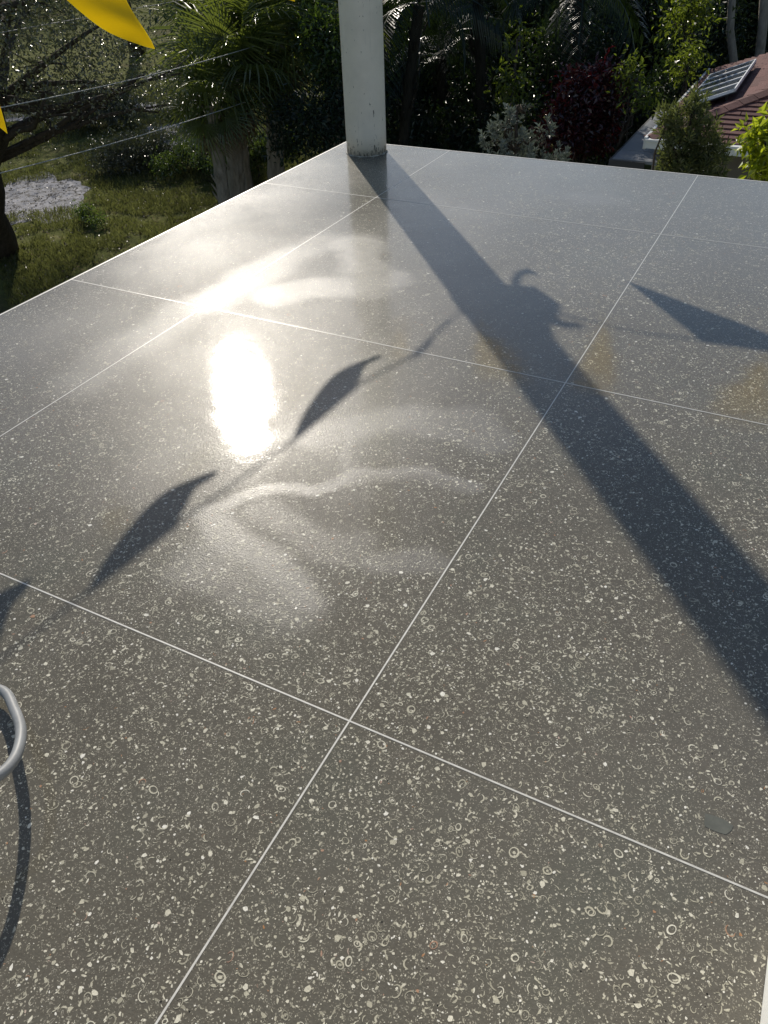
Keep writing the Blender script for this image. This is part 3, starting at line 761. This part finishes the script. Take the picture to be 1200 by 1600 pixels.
# --- palms
def frond_mesh(seed, mat, R_=1.0, pet=.7, nseg=26, droop=.5):
    r = np.random.default_rng(seed); V, F, T = [], [], []
    def quadstrip(pts, w, up):
        k = len(V); m_ = len(pts)
        for i, p in enumerate(pts):
            t_ = pts[min(i+1, m_-1)]-pts[max(i-1, 0)]; t_ /= np.linalg.norm(t_); s = np.cross(t_, up); s /= np.linalg.norm(s)+1e-9; u_ = np.cross(s, t_)
            V.extend([p-s*w[i]+u_*w[i]*.45, p, p+s*w[i]+u_*w[i]*.45])
        for i in range(m_-1):
            a_ = k+3*i; F.extend([(a_, a_+1, a_+4, a_+3), (a_+1, a_+2, a_+5, a_+4)])
    pt = [np.array([t_*pet, 0, -.10*t_*t_*pet]) for t_ in np.linspace(0, 1, 4)]; quadstrip(pt, [.016, .014, .012, .012], np.array([0, 0, 1.]))
    h_ = pt[-1]
    for i in range(nseg):
        q = math.radians(-112+224*i/(nseg-1)+r.normal()*1.5); ln = R_*(.72+.28*math.cos(q*.55))*(.93+.14*r.random())
        d = np.array([math.cos(q), math.sin(q), .10*math.cos(2*q)]); dz = droop*(.7+.6*r.random())
        P_ = [h_+d*ln*t_+np.array([0, 0, -dz*ln*max(0, t_-.45)**1.7*1.6]) for t_ in (0, .25, .5, .75, .9, 1)]
        quadstrip(P_, [.006, .017, .020, .015, .008, .001], np.array([0, 0, 1.]))
    me = bpy.data.meshes.new('frond'); me.from_pydata([tuple(map(float, v)) for v in V], [], F); me.materials.append(mat)
    at_ = me.attributes.new('tone', 'FLOAT', 'POINT'); at_.data.foreach_set('value', np.clip(r.normal(.5, .2)+r.normal(0, .12, len(V)), 0, 1).astype(np.float32))
    me.update(); return me
FR = [frond_mesh(i, G_PALM, .85+.1*i*.5, .6+.1*(i % 3), droop=.35+.15*i) for i in range(5)]
FRD = [frond_mesh(20+i, G_PDRY, .8, .6, droop=1.2) for i in range(2)]
def strap_mesh(seed):
    r = np.random.default_rng(seed); V, F = [], []
    for i in range(1):
        pass
    pet = 2.2; pts = [np.array([t_*pet*.8, 0, .5*math.sin(t_*2.2)-1.0*t_*t_]) for t_ in np.linspace(0, 1, 12)]
    for i, p in enumerate(pts[1:], 1):
        tg = pts[min(i+1, 11)]-pts[i-1]; tg /= np.linalg.norm(tg)
        for sd in (-1, 1):
            for j in range(3):
                q0 = p+tg*.05*j; ln = (.55+.2*r.random())*math.sin(math.pi*min(1, (i+1)/12.5))**.4
                d = tg*.5+np.array([0, sd*.85, -.15]); d /= np.linalg.norm(d); k = len(V)
                m_ = q0+d*ln*.5+np.array([0, 0, -.02]); e_ = q0+d*ln+np.array([0, 0, -.22*ln/.6])
                V.extend([q0, m_+np.array([.016, 0, 0]), e_, m_-np.array([.016, 0, 0])]); F.append((k, k+1, k+2, k+3))
    k = len(V)
    for p in pts: V.extend([p+np.array([0, .014, 0]), p-np.array([0, .014, 0])])
    for i in range(11): F.append((k+2*i, k+2*i+1, k+2*i+3, k+2*i+2))
    me = bpy.data.meshes.new('frond'); me.from_pydata([tuple(map(float, v)) for v in V], [], F); me.materials.append(G_DARK)
    at_ = me.attributes.new('tone', 'FLOAT', 'POINT'); at_.data.foreach_set('value', np.full(len(V), float(r.random()*.7), np.float32)); me.update(); return me
FS = [strap_mesh(i) for i in range(3)]
def palm(px, py, dist, label, nfr=26, size=1.0, seed=1, group='fan palms beside the column', base=None, feather=False, dry=4, lean=.3):
    r = np.random.default_rng(seed); top = away(px, py, dist)
    bs = np.array([top[0]+r.normal()*lean, top[1]+r.normal()*lean, GZ]) if base is None else np.array([*base[:2], GZ])
    e_ = empty('feather_palm' if feather else 'fan_palm', bs); tag(e_, label, 'palm', group)
    t_ = top-bs; mb = MB(); ns = 14
    pts = [np.array([t_[0]*(k/(ns-1))**1.4, t_[1]*(k/(ns-1))**1.4, t_[2]*k/(ns-1)]) for k in range(ns)]
    mb.tube(pts, [(.17 if not feather else .11)*size*(1.3 if k == 0 else 1+.12*(k % 2)) for k in range(ns)], 10)
    for k in range(26):      # old leaf boots
        z = .35+.6*r.random(); q = r.random()*6.28; p = np.array([t_[0]*z**1.4, t_[1]*z**1.4, t_[2]*z])+.16*size*np.array([math.cos(q), math.sin(q), 0])
        mb.tube([p, p+np.array([math.cos(q)*.10, math.sin(q)*.10, .18])], [.035, .012], 4)
    mb.build('trunk', BARKL if not feather else SHADE_BARK, e_)
    lib = FS if feather else FR
    for k in range(nfr):
        o = link('frond', lib[int(r.integers(len(lib)))], e_, t_+np.array([0, 0, .05]))
        el = math.radians(75-115*(k/nfr)**1.0+r.normal()*7); az_ = k*2.399+r.normal()*.2
        o.rotation_mode = 'XYZ'; o.rotation_euler = (float(r.normal()*.35), float(-el), az_); s_ = size*(.85+.3*r.random()); o.scale = (s_, s_, s_)
    for k in range(0 if feather else dry):
        o = link('dead_frond', FRD[k % 2], e_, t_+np.array([0, 0, -.1])); o.rotation_euler = (float(r.normal()*.2), math.radians(62+r.random()*18), r.random()*6.28); o.scale = (size*.9,)*3
    return e_, bs, t_
pmain = palm(432, 62, 19.5, 'tall fan palm left of the white column with pale old trunk', 34, 1.15, 3, dry=6, base=away(420, 200, 20.0))
palm(362, 120, 18.6, 'lower fan palm with glinting fronds, leftmost beside the wires', 26, 1.05, 5, dry=3, lean=.2)
palm(352, 25, 21.5, 'fan palm at the top edge left of the tall palm', 24, 1.1, 9, dry=2, lean=.2)
palm(505, 20, 20.5, 'dark fan palm touching the left side of the column', 26, 1.1, 11, dry=3, lean=.2)
palm(330, 165, 17.8, 'small low fan palm nearest the shrubs on the lawn', 16, .75, 13, dry=2, lean=.1)
palm(655, 8, 19.0, 'dark feather palm with hanging fronds just right of the column', 18, 1.0, 15, 'dark feather palms right of the column', feather=True)
palm(745, -25, 20.5, 'dark feather palm second from the column at the top edge', 18, 1.1, 17, 'dark feather palms right of the column', feather=True)
palm(690, 90, 22.0, 'lower dark feather palm between the column and the silver shrub', 16, 1.0, 19, 'dark feather palms right of the column', feather=True)
palm(905, -10, 20.0, 'dark feather palm above the red-leaved shrub', 16, 1.0, 21, 'dark feather palms right of the column', feather=True)

# --- oaks on the left lawn
ob = at(-8, 392, GZ)
shade_lobes = [*[(x_, y_, z_, r_, r_, .8) for x_, y_, z_, r_ in ((-15.5, 13.5, 1.0, 1.6), (-18, 17.5, 1.4, 1.6), (-18.5, 13.5, 1.6, 1.8), (-15.2, 10.8, 1.2, 1.4), (-17.5, 21, 1.9, 1.6), (-21, 16.5, 2.0, 1.7))]]  # unseen leaf lobes added above the frame to dapple the lawn
oak_l = [lobe(20, 25, 14.5, 105, .7, 1), lobe(110, 60, 15, 95, .6), lobe(185, 110, 15.5, 75, .5), lobe(250, 130, 16, 55, .5), lobe(60, 130, 14.5, 60, .45),
         lobe(-90, 40, 13.5, 150, .8), lobe(160, 10, 16.5, 90, .6), lobe(-60, -160, 14, 160, .8)]
near_oak = tree('oak_tree', 'nearest oak, dark trunk at the left edge, glinting sparse crown over the lawn', 'tree', ob, oak_l+shade_lobes, G_OAKN, 1100, 36, .066, r0_=.36, seed=4, nl=26, shell=.2, spread=.55, asp=.5, top=away(-30, 40, 13.6))
link('crown', crown_mesh('crown', G_OAK, [(l[0]-near_oak.location[0], l[1]-near_oak.location[1], l[2]-GZ+.5, *l[3:]) for l in shade_lobes], 900, 40, .12, seed=44, spread=.6, shell=.2), near_oak)  # second, denser leaf mass on the unseen lobes, added to cast shade
for (px, py, lab, sd, sz) in ((216, 86, 'far oak with leaning dark trunk behind the large yellow pennant', 31, .30), (317, 118, 'far oak with straight dark trunk left of the fan palms', 33, .34), (40, 20, 'distant oak at the top left corner of the lawn', 35, .3)):
    bs = at(px, py, GZ); dist = math.hypot(bs[0]-CAM[0], bs[1]-CAM[1])
    lbs = [(bs[0]+dx, bs[1]+dy, z_, 3.0, 3.0, 1.5) for dx, dy, z_ in ((0, 0, 4.2), (-4, 1, 2.2), (4, -1, 2.2), (1, 4, 2.6), (-1, -4, 1.6), (3.5, -4, 2.8), (-4, -4, 2.8))]
    tree('oak_tree', lab, 'tree', bs, lbs, G_OAK, 300, 42, .14, r0_=sz, seed=sd, nl=16, shell=.3, spread=1.1, group='oaks on the lawn')

# --- forest right of the column
FAR = 'dark trees behind the terrace'
bank = [(560, 90, 24, 75, G_DARK, 'dark round tree directly behind the column'), (640, 150, 26, 95, G_DARK, 'dark tree just right of the column base'),
        (730, 60, 27, 105, G_DARK, 'large dark tree right of the column at the top'), (845, 60, 26, 95, G_DARK, 'dark tree above the silver shrub'),
        (960, 90, 28, 100, G_DARK, 'dark tree behind the red-leaved shrub'), (1060, 40, 27, 85, G_DARK, 'green tree left of the pale trunks'),
        (1150, 20, 33, 110, G_DARK, 'dark tree behind the two pale trunks'), (1240, 20, 31, 110, G_DARK, 'dark tree at the top right corner')]
base_crowns = {}
for i, (px, py, dist, rp, mt, lab) in enumerate(bank):
    c_ = lobe(px, py, dist, rp); rr = c_[3]; n_l = []
    r = np.random.default_rng(50+i)
    hgt = (c_[2]-GZ)*1.45
    for k in range(13):
        q = r.random()*6.28; rad = rr*(.35+.5*r.random()); z = GZ+rr*.35+r.random()*(hgt+rr*.5-rr*.35)
        n_l.append((c_[0]+rad*math.cos(q), c_[1]+rad*math.sin(q), z, rr*.5, rr*.5, rr*.42))
    n_l.append(c_)
    tree('broadleaf_tree', lab, 'tree', (c_[0], c_[1]), n_l, mt, 2300, 10, .15, r0_=.22, group=FAR, seed=60+i, nl=10, shell=.45, spread=.45, asp=.38)
# wood behind everything: one mass far off
lb = []
r = np.random.default_rng(5)
for k in range(70):
    px = -80+k*21; dist = 48+r.random()*16; c_ = away(px, -20, dist)
    if px < 340: dist = 70+r.random()*20; c_ = away(px, -60, dist)
    lb.append((c_[0], c_[1], GZ+1.5+r.random()*4.5, 3.2, 3.2, 3.2))
    lb.append((c_[0]+r.normal(), c_[1]+r.normal(), GZ+1.5, 3.4, 3.4, 2.2))
o = link('distant_wood', crown_mesh('distant_wood', G_DARK, lb, 6500, 7, .42, seed=77, spread=1.2, shell=.5)); tag(o, 'dark wood closing off the view behind the gardens', 'wood', kind='stuff')

# --- shrubs
def shrub(name, label, lobes, mat, ncl, per, L, r0_=.05, cat='shrub', seed=1, **kw):
    c_ = np.mean([l[:2] for l in lobes], 0); return tree(name, label, cat, c_, lobes, mat, ncl, per, L, r0_=r0_, seed=seed, **kw)
shrub('red_leaved_shrub', 'dark red-leaved shrub right of the silver shrub', [lobe(905, 150, 17, 32, 1), lobe(940, 140, 17.5, 28, 1), lobe(885, 200, 17, 32, 1), lobe(930, 200, 17.5, 30, 1)], G_RED, 650, 9, .12, seed=81, asp=.5, nl=7, shell=.4, spread=.26)
shrub('silver_shrub', 'silver grey shrub with rosettes rising behind the far edge', [lobe(792, 205, 11, 17, 1.5), lobe(770, 222, 11, 14, 1.2), lobe(815, 235, 11.2, 20), lobe(793, 170, 11, 8, 1.7), lobe(830, 170, 11.1, 7, .7), lobe(853, 212, 11, 7, 1.8), lobe(800, 268, 11, 48)], G_SILV, 150, 24, .062, seed=83, rosette=True, spread=.13, asp=.42, nl=12, shell=.7)
shrub('silver_shrub', 'single small silver sprig at the far edge below the red shrub', [lobe(873, 243, 10.8, 7, 1.6), lobe(873, 262, 10.8, 14)], G_SILV, 22, 22, .055, r0_=.015, seed=84, rosette=True, spread=.12, asp=.42, nl=3)
shrub('olive_shrub', 'olive green shrub in front of the brown roof corner', [lobe(1074, 195, 9.6, 18, 1.2), lobe(1046, 203, 9.5, 11, 1.2), lobe(1098, 218, 9.6, 18), lobe(1086, 168, 9.7, 8, 1.5), lobe(1044, 188, 9.6, 8), lobe(1060, 243, 9.5, 26), lobe(1110, 248, 9.5, 17), lobe(1075, 290, 9.5, 42)], G_OLIVE, 380, 20, .08, seed=85, rosette=True, spread=.15, asp=.2, nl=14, shell=.45)
shrub('leafy_shrub', 'bright green leaf patch above the silver shrub', [lobe(795, 130, 17, 12, 1.2), lobe(815, 55, 18, 10)], G_YEL, 45, 8, .13, seed=87, nl=4, spread=.3)
shrub('leafy_shrub', 'yellow green shrub between the red shrub and the porch roof', [lobe(983, 120, 17, 12, 1.3), lobe(1005, 152, 16.5, 10)], G_YEL, 45, 9, .12, seed=88, nl=6, spread=.26)
shrub('leafy_shrub', 'tall shrub with yellow tinted leaves left of the solar panel', [lobe(1075, 100, 21, 26, 1.2), lobe(1060, 60, 22, 30), lobe(1095, 20, 23, 28, .8), lobe(1050, 140, 20, 34, 1.1)], G_DARK, 260, 9, .13, seed=89, nl=8, spread=.4)
shrub('leafy_shrub', 'small yellow tinted shrub crown just above the solar panel corner', [lobe(1078, 92, 19, 12, 1.3), lobe(1068, 112, 19, 9)], G_YEL, 40, 9, .12, seed=189, nl=3, spread=.3)
shrub('leafy_shrub', 'sunlit yellow green branch tips at the top edge left of the pale trunks', [lobe(1085, 12, 21, 20, .7), lobe(1060, 30, 21, 12, .8)], G_YEL, 80, 9, .13, seed=190, nl=3, spread=.35)
shrub('leafy_shrub', 'dark green shrub filling the gap left of the porch roof', [lobe(1000, 165, 22, 34, 1), lobe(945, 215, 20, 30), lobe(905, 240, 18, 30)], G_DARK, 500, 10, .12, seed=90, nl=6, spread=.3)
shrub('leafy_shrub', 'bright green shrub touching the left side of the column', [lobe(505, 60, 17.5, 26, 1.1), lobe(520, 105, 17, 24), lobe(490, 40, 18, 18)], G_MID, 260, 9, .12, seed=91, nl=6, spread=.3)
shrub('leafy_shrub', 'dark shrub low behind the corner of the terrace', [lobe(500, 190, 16.5, 45, .9), lobe(455, 205, 17, 36), lobe(540, 160, 17, 40)], G_DARK, 500, 9, .11, seed=92, nl=7, spread=.3)
shrub('glossy_shrub', 'low glossy shrub glinting below the fan palms', [lobe(345, 222, 24, 36, .6), lobe(300, 236, 24.3, 30, .5), lobe(385, 222, 24, 28, .6), lobe(262, 258, 23.6, 22, .5), lobe(330, 245, 23.2, 26, .5)], G_GLS, 700, 9, .11, seed=93, nl=6, spread=.25, r0_=.03)
shrub('glossy_shrub', 'small low plant in the lawn beside the pale bare patch', [lobe(132, 330, 20.6, 14, .7), lobe(150, 345, 20, 10, .6)], G_GLS, 90, 8, .08, seed=94, nl=3, spread=.15, r0_=.015)
for px, py, dist, rp, lab in ((612, 225, 20, 60, 'dark undergrowth shrub right of the column base'), (700, 225, 21, 55, 'dark undergrowth shrub left of the silver shrub'), (800, 215, 20, 60, 'dark undergrowth shrub behind the silver shrub'), (760, 150, 23, 60, 'dark shrub above and left of the silver shrub'), (880, 90, 22, 60, 'dark shrub above the red-leaved shrub')):
    shrub('leafy_shrub', lab, [lobe(px, py, dist, rp, .9), lobe(px+25, py-25, dist+.6, rp*.6), lobe(px-25, py+20, dist-.4, rp*.6)], G_DARK, 420, 9, .13, seed=int(px), nl=6, spread=.35)
shrub('leafy_shrub', 'dark shadowed shrub on the lawn below the two wires', [lobe(205, 240, 24.8, 34, .6), lobe(165, 246, 25, 24, .5), lobe(245, 230, 25.2, 24, .6)], G_OAKN, 520, 16, .09, seed=201, nl=12, spread=.4, r0_=.03)
shrub('leafy_shrub', 'grey twiggy shrub on the lawn between the wires at the left', [lobe(130, 162, 31, 40, .5), lobe(70, 156, 32, 26, .5), lobe(190, 168, 30.5, 30, .5)], G_OAKN, 520, 16, .11, seed=202, nl=14, spread=.5, r0_=.03)
shrub('leafy_shrub', 'green shrub hugging the left edge of the terrace below the palm', [lobe(395, 238, 22.6, 26, .6), lobe(440, 222, 22.8, 26, .7), lobe(350, 255, 22.4, 20, .5)], G_GLS, 480, 10, .11, seed=203, nl=6, spread=.25, r0_=.03)
# pale trunks at the top right
for px0, py0, px1, py1, dist, rr, lab in ((1146, 150, 1142, -60, 24.5, .085, 'pale slim tree trunk behind the solar panels, left one of the pair'), (1180, 150, 1199, -40, 25, .10, 'pale leaning tree trunk at the right edge behind the solar panels')):
    p0, p1 = away(px0, py0, dist), away(px1, py1, dist+.6); d_ = (p1-p0)/(p1[2]-p0[2]); bs = p0+d_*(GZ-p0[2]); tp = p0+d_*(3.5-p0[2])
    tree('slim_tree', lab, 'tree', bs, [(tp[0], tp[1], 4.2, 1.5, 1.5, .9), (tp[0]+1, tp[1], 3.6, 1, 1, .7)], G_DARK, 220, 9, .14, r0_=rr*1.5, bark=BARKL, seed=int(px0), nl=5, top=tp, spread=.5)
# lime shrub, its largest leaves singly
LB = [lobe(1186, 222, 8.3, 24, 1.0), lobe(1200, 200, 8.3, 16), lobe(1215, 240, 8.2, 34), lobe(1195, 262, 8.2, 16), lobe(1240, 215, 8.4, 36)]
lbase = np.array([LB[2][0], LB[2][1], GZ]); lime = empty('lime_shrub', lbase); tag(lime, 'bright lime green leafy shrub at the right edge behind the terrace', 'shrub')
rel = [(l[0]-lbase[0], l[1]-lbase[1], l[2]-lbase[2], *l[3:]) for l in LB]
link('trunk', trunk_mesh((0, 0, 0), (0, 0, rel[2][2]), .05, rel, 95, BARK, 14), lime)
link('crown', crown_mesh('crown', G_LIME, rel, 120, 8, .085, seed=96, spread=.12, asp=.5), lime)['kind'] = 'stuff'
r = np.random.default_rng(97); lm = []
for k in range(5):
    L_, w_ = 1.0, .5; mb = MB(); c_ = [(0, 0, 0), (.3, -.5*w_, .06), (.65, -.42*w_, .03), (1, 0, -.14), (.65, .42*w_, .03), (.3, .5*w_, .06), (.3, 0, -.02), (.65, 0, -.03)]
    mb.add(c_, [(0, 1, 6), (0, 6, 5), (1, 2, 7, 6), (6, 7, 4, 5), (2, 3, 7), (7, 3, 4)]); me = mb.mesh('leaf', G_LIME)
    at_ = me.attributes.new('tone', 'FLOAT', 'POINT'); at_.data.foreach_set('value', [.15+.2*k]*8); lm.append(me)
for k in range(230):
    l_ = rel[int(r.choice(5, p=[.3, .15, .25, .15, .15]))]; v = r.normal(size=3); v /= np.linalg.norm(v)
    if v @ (CAM-lbase) < 0 and r.random() < .7: v = -v
    o = link('leaf', lm[int(r.integers(5))], lime, np.array(l_[:3])+v*np.array(l_[3:6])*(.85+.3*r.random()))
    o.rotation_euler = (float(r.normal()*.6), float(r.normal()*.6+.3), float(r.random()*6.28)); s_ = .07+.045*r.random(); o.scale = (s_,)*3

# --- grass and fallen leaves on the lawn
r = np.random.default_rng(99); n = 150000
u_ = r.random(n); px = -40+r.random(n)*600; dist = 11+26*r.random(n)**1.3
dirs = WW[None]+((px-600)/FPX)[:, None]*RW+(.4)*UW[None]; hd = dirs[:, :2]/np.linalg.norm(dirs[:, :2], axis=1, keepdims=True)
gx, gy = CAM[0]+hd[:, 0]*dist, CAM[1]+hd[:, 1]*dist
keep = vnoise(gx, gy, .9, 51)*.6+vnoise(gx, gy, 3, 52)*.5 > .42
sc_ = at(62, 308, GZ); keep &= np.hypot((gx-sc_[0]), (gy-sc_[1])) > 1.5*(.8+.5*vnoise(gx, gy, 2, 5))
gx, gy = gx[keep], gy[keep]; n = len(gx); P = np.stack([gx, gy, np.full(n, GZ)], 1)
D = np.stack([r.normal(0, .45, n), r.normal(0, .45, n), np.ones(n)], 1); L = .05+.12*r.random(n)
V, T = leaves_np(P, D, r.normal(size=(n, 3))+np.array([0, .3, 0]), L, np.full(n, .014)); tone = np.clip(vnoise(gx, gy, .7, 61)*.8+r.normal(0, .15, n), 0, 1)
G_GRASS = mat_leaf('grass_blade', (.045, .055, .022), (.18, .18, .075), (.30, .33, .09), .4, .40)
o = link('lawn_grass', np_mesh('lawn_grass', V, np.full(2*n, 3), G_GRASS, {'tone': np.repeat(tone, 4)}, T)); tag(o, 'uneven green lawn grass left of the terrace', 'grass', kind='stuff')
n = 9000; px = -40+r.random(n)*560; dist = 11+22*r.random(n); dirs = WW[None]+((px-600)/FPX)[:, None]*RW+.4*UW[None]
hd = dirs[:, :2]/np.linalg.norm(dirs[:, :2], axis=1, keepdims=True); P = np.stack([CAM[0]+hd[:, 0]*dist, CAM[1]+hd[:, 1]*dist, GZ+.03+.05*r.random(n)], 1)
D = r.normal(size=(n, 3))*np.array([1, 1, .25]); L = .04+.05*r.random(n)
V, T = leaves_np(P, D, r.normal(size=(n, 3))*.35+np.array([0, 0, 1.]), L, L*.5)
G_FALL = mat_leaf('fallen_leaf', (.05, .04, .025), (.17, .13, .08), (.1, .08, .03), .4, .1, .4)
o = link('fallen_leaves', np_mesh('fallen_leaves', V, np.full(2*n, 3), G_FALL, {'tone': np.repeat(r.random(n), 4)}, T)); tag(o, 'small brown fallen leaves scattered over the lawn', 'leaves', kind='stuff')

# --- overhead wires fastened to the tall palm
WIRE = plain('wire', (.34, .35, .34), .6, .3); _, pb_, pt_ = pmain
for (px, py, lx, ly, lab, rr) in ((440, 138, -160, 309, 'lower and brighter of the two long wires crossing the lawn', .0075), (440, 58, -160, 198, 'upper long wire rising to the tall fan palm', .0065)):
    A2_ = away(px, py, 19.4); B2_ = away(lx, ly, 10.5); mb = MB()
    mb.tube([(A2_*(1-t_)+B2_*t_)-A2_+np.array([0, 0, -.10*4*t_*(1-t_)]) for t_ in np.linspace(0, 1, 24)], rr, 6)
    o = mb.build('overhead_wire', WIRE, None, A2_, True); tag(o, lab, 'wire')
A2_, B2_ = away(330, -8, 22), away(-60, 62, 12); mb = MB(); mb.tube([(A2_*(1-t_)+B2_*t_)-A2_ for t_ in np.linspace(0, 1, 10)], .006, 5)
o = mb.build('overhead_wire', plain('dull_wire', (.2, .2, .19), .6), None, A2_, True); tag(o, 'thin dull wire faintly seen near the top left corner', 'wire')
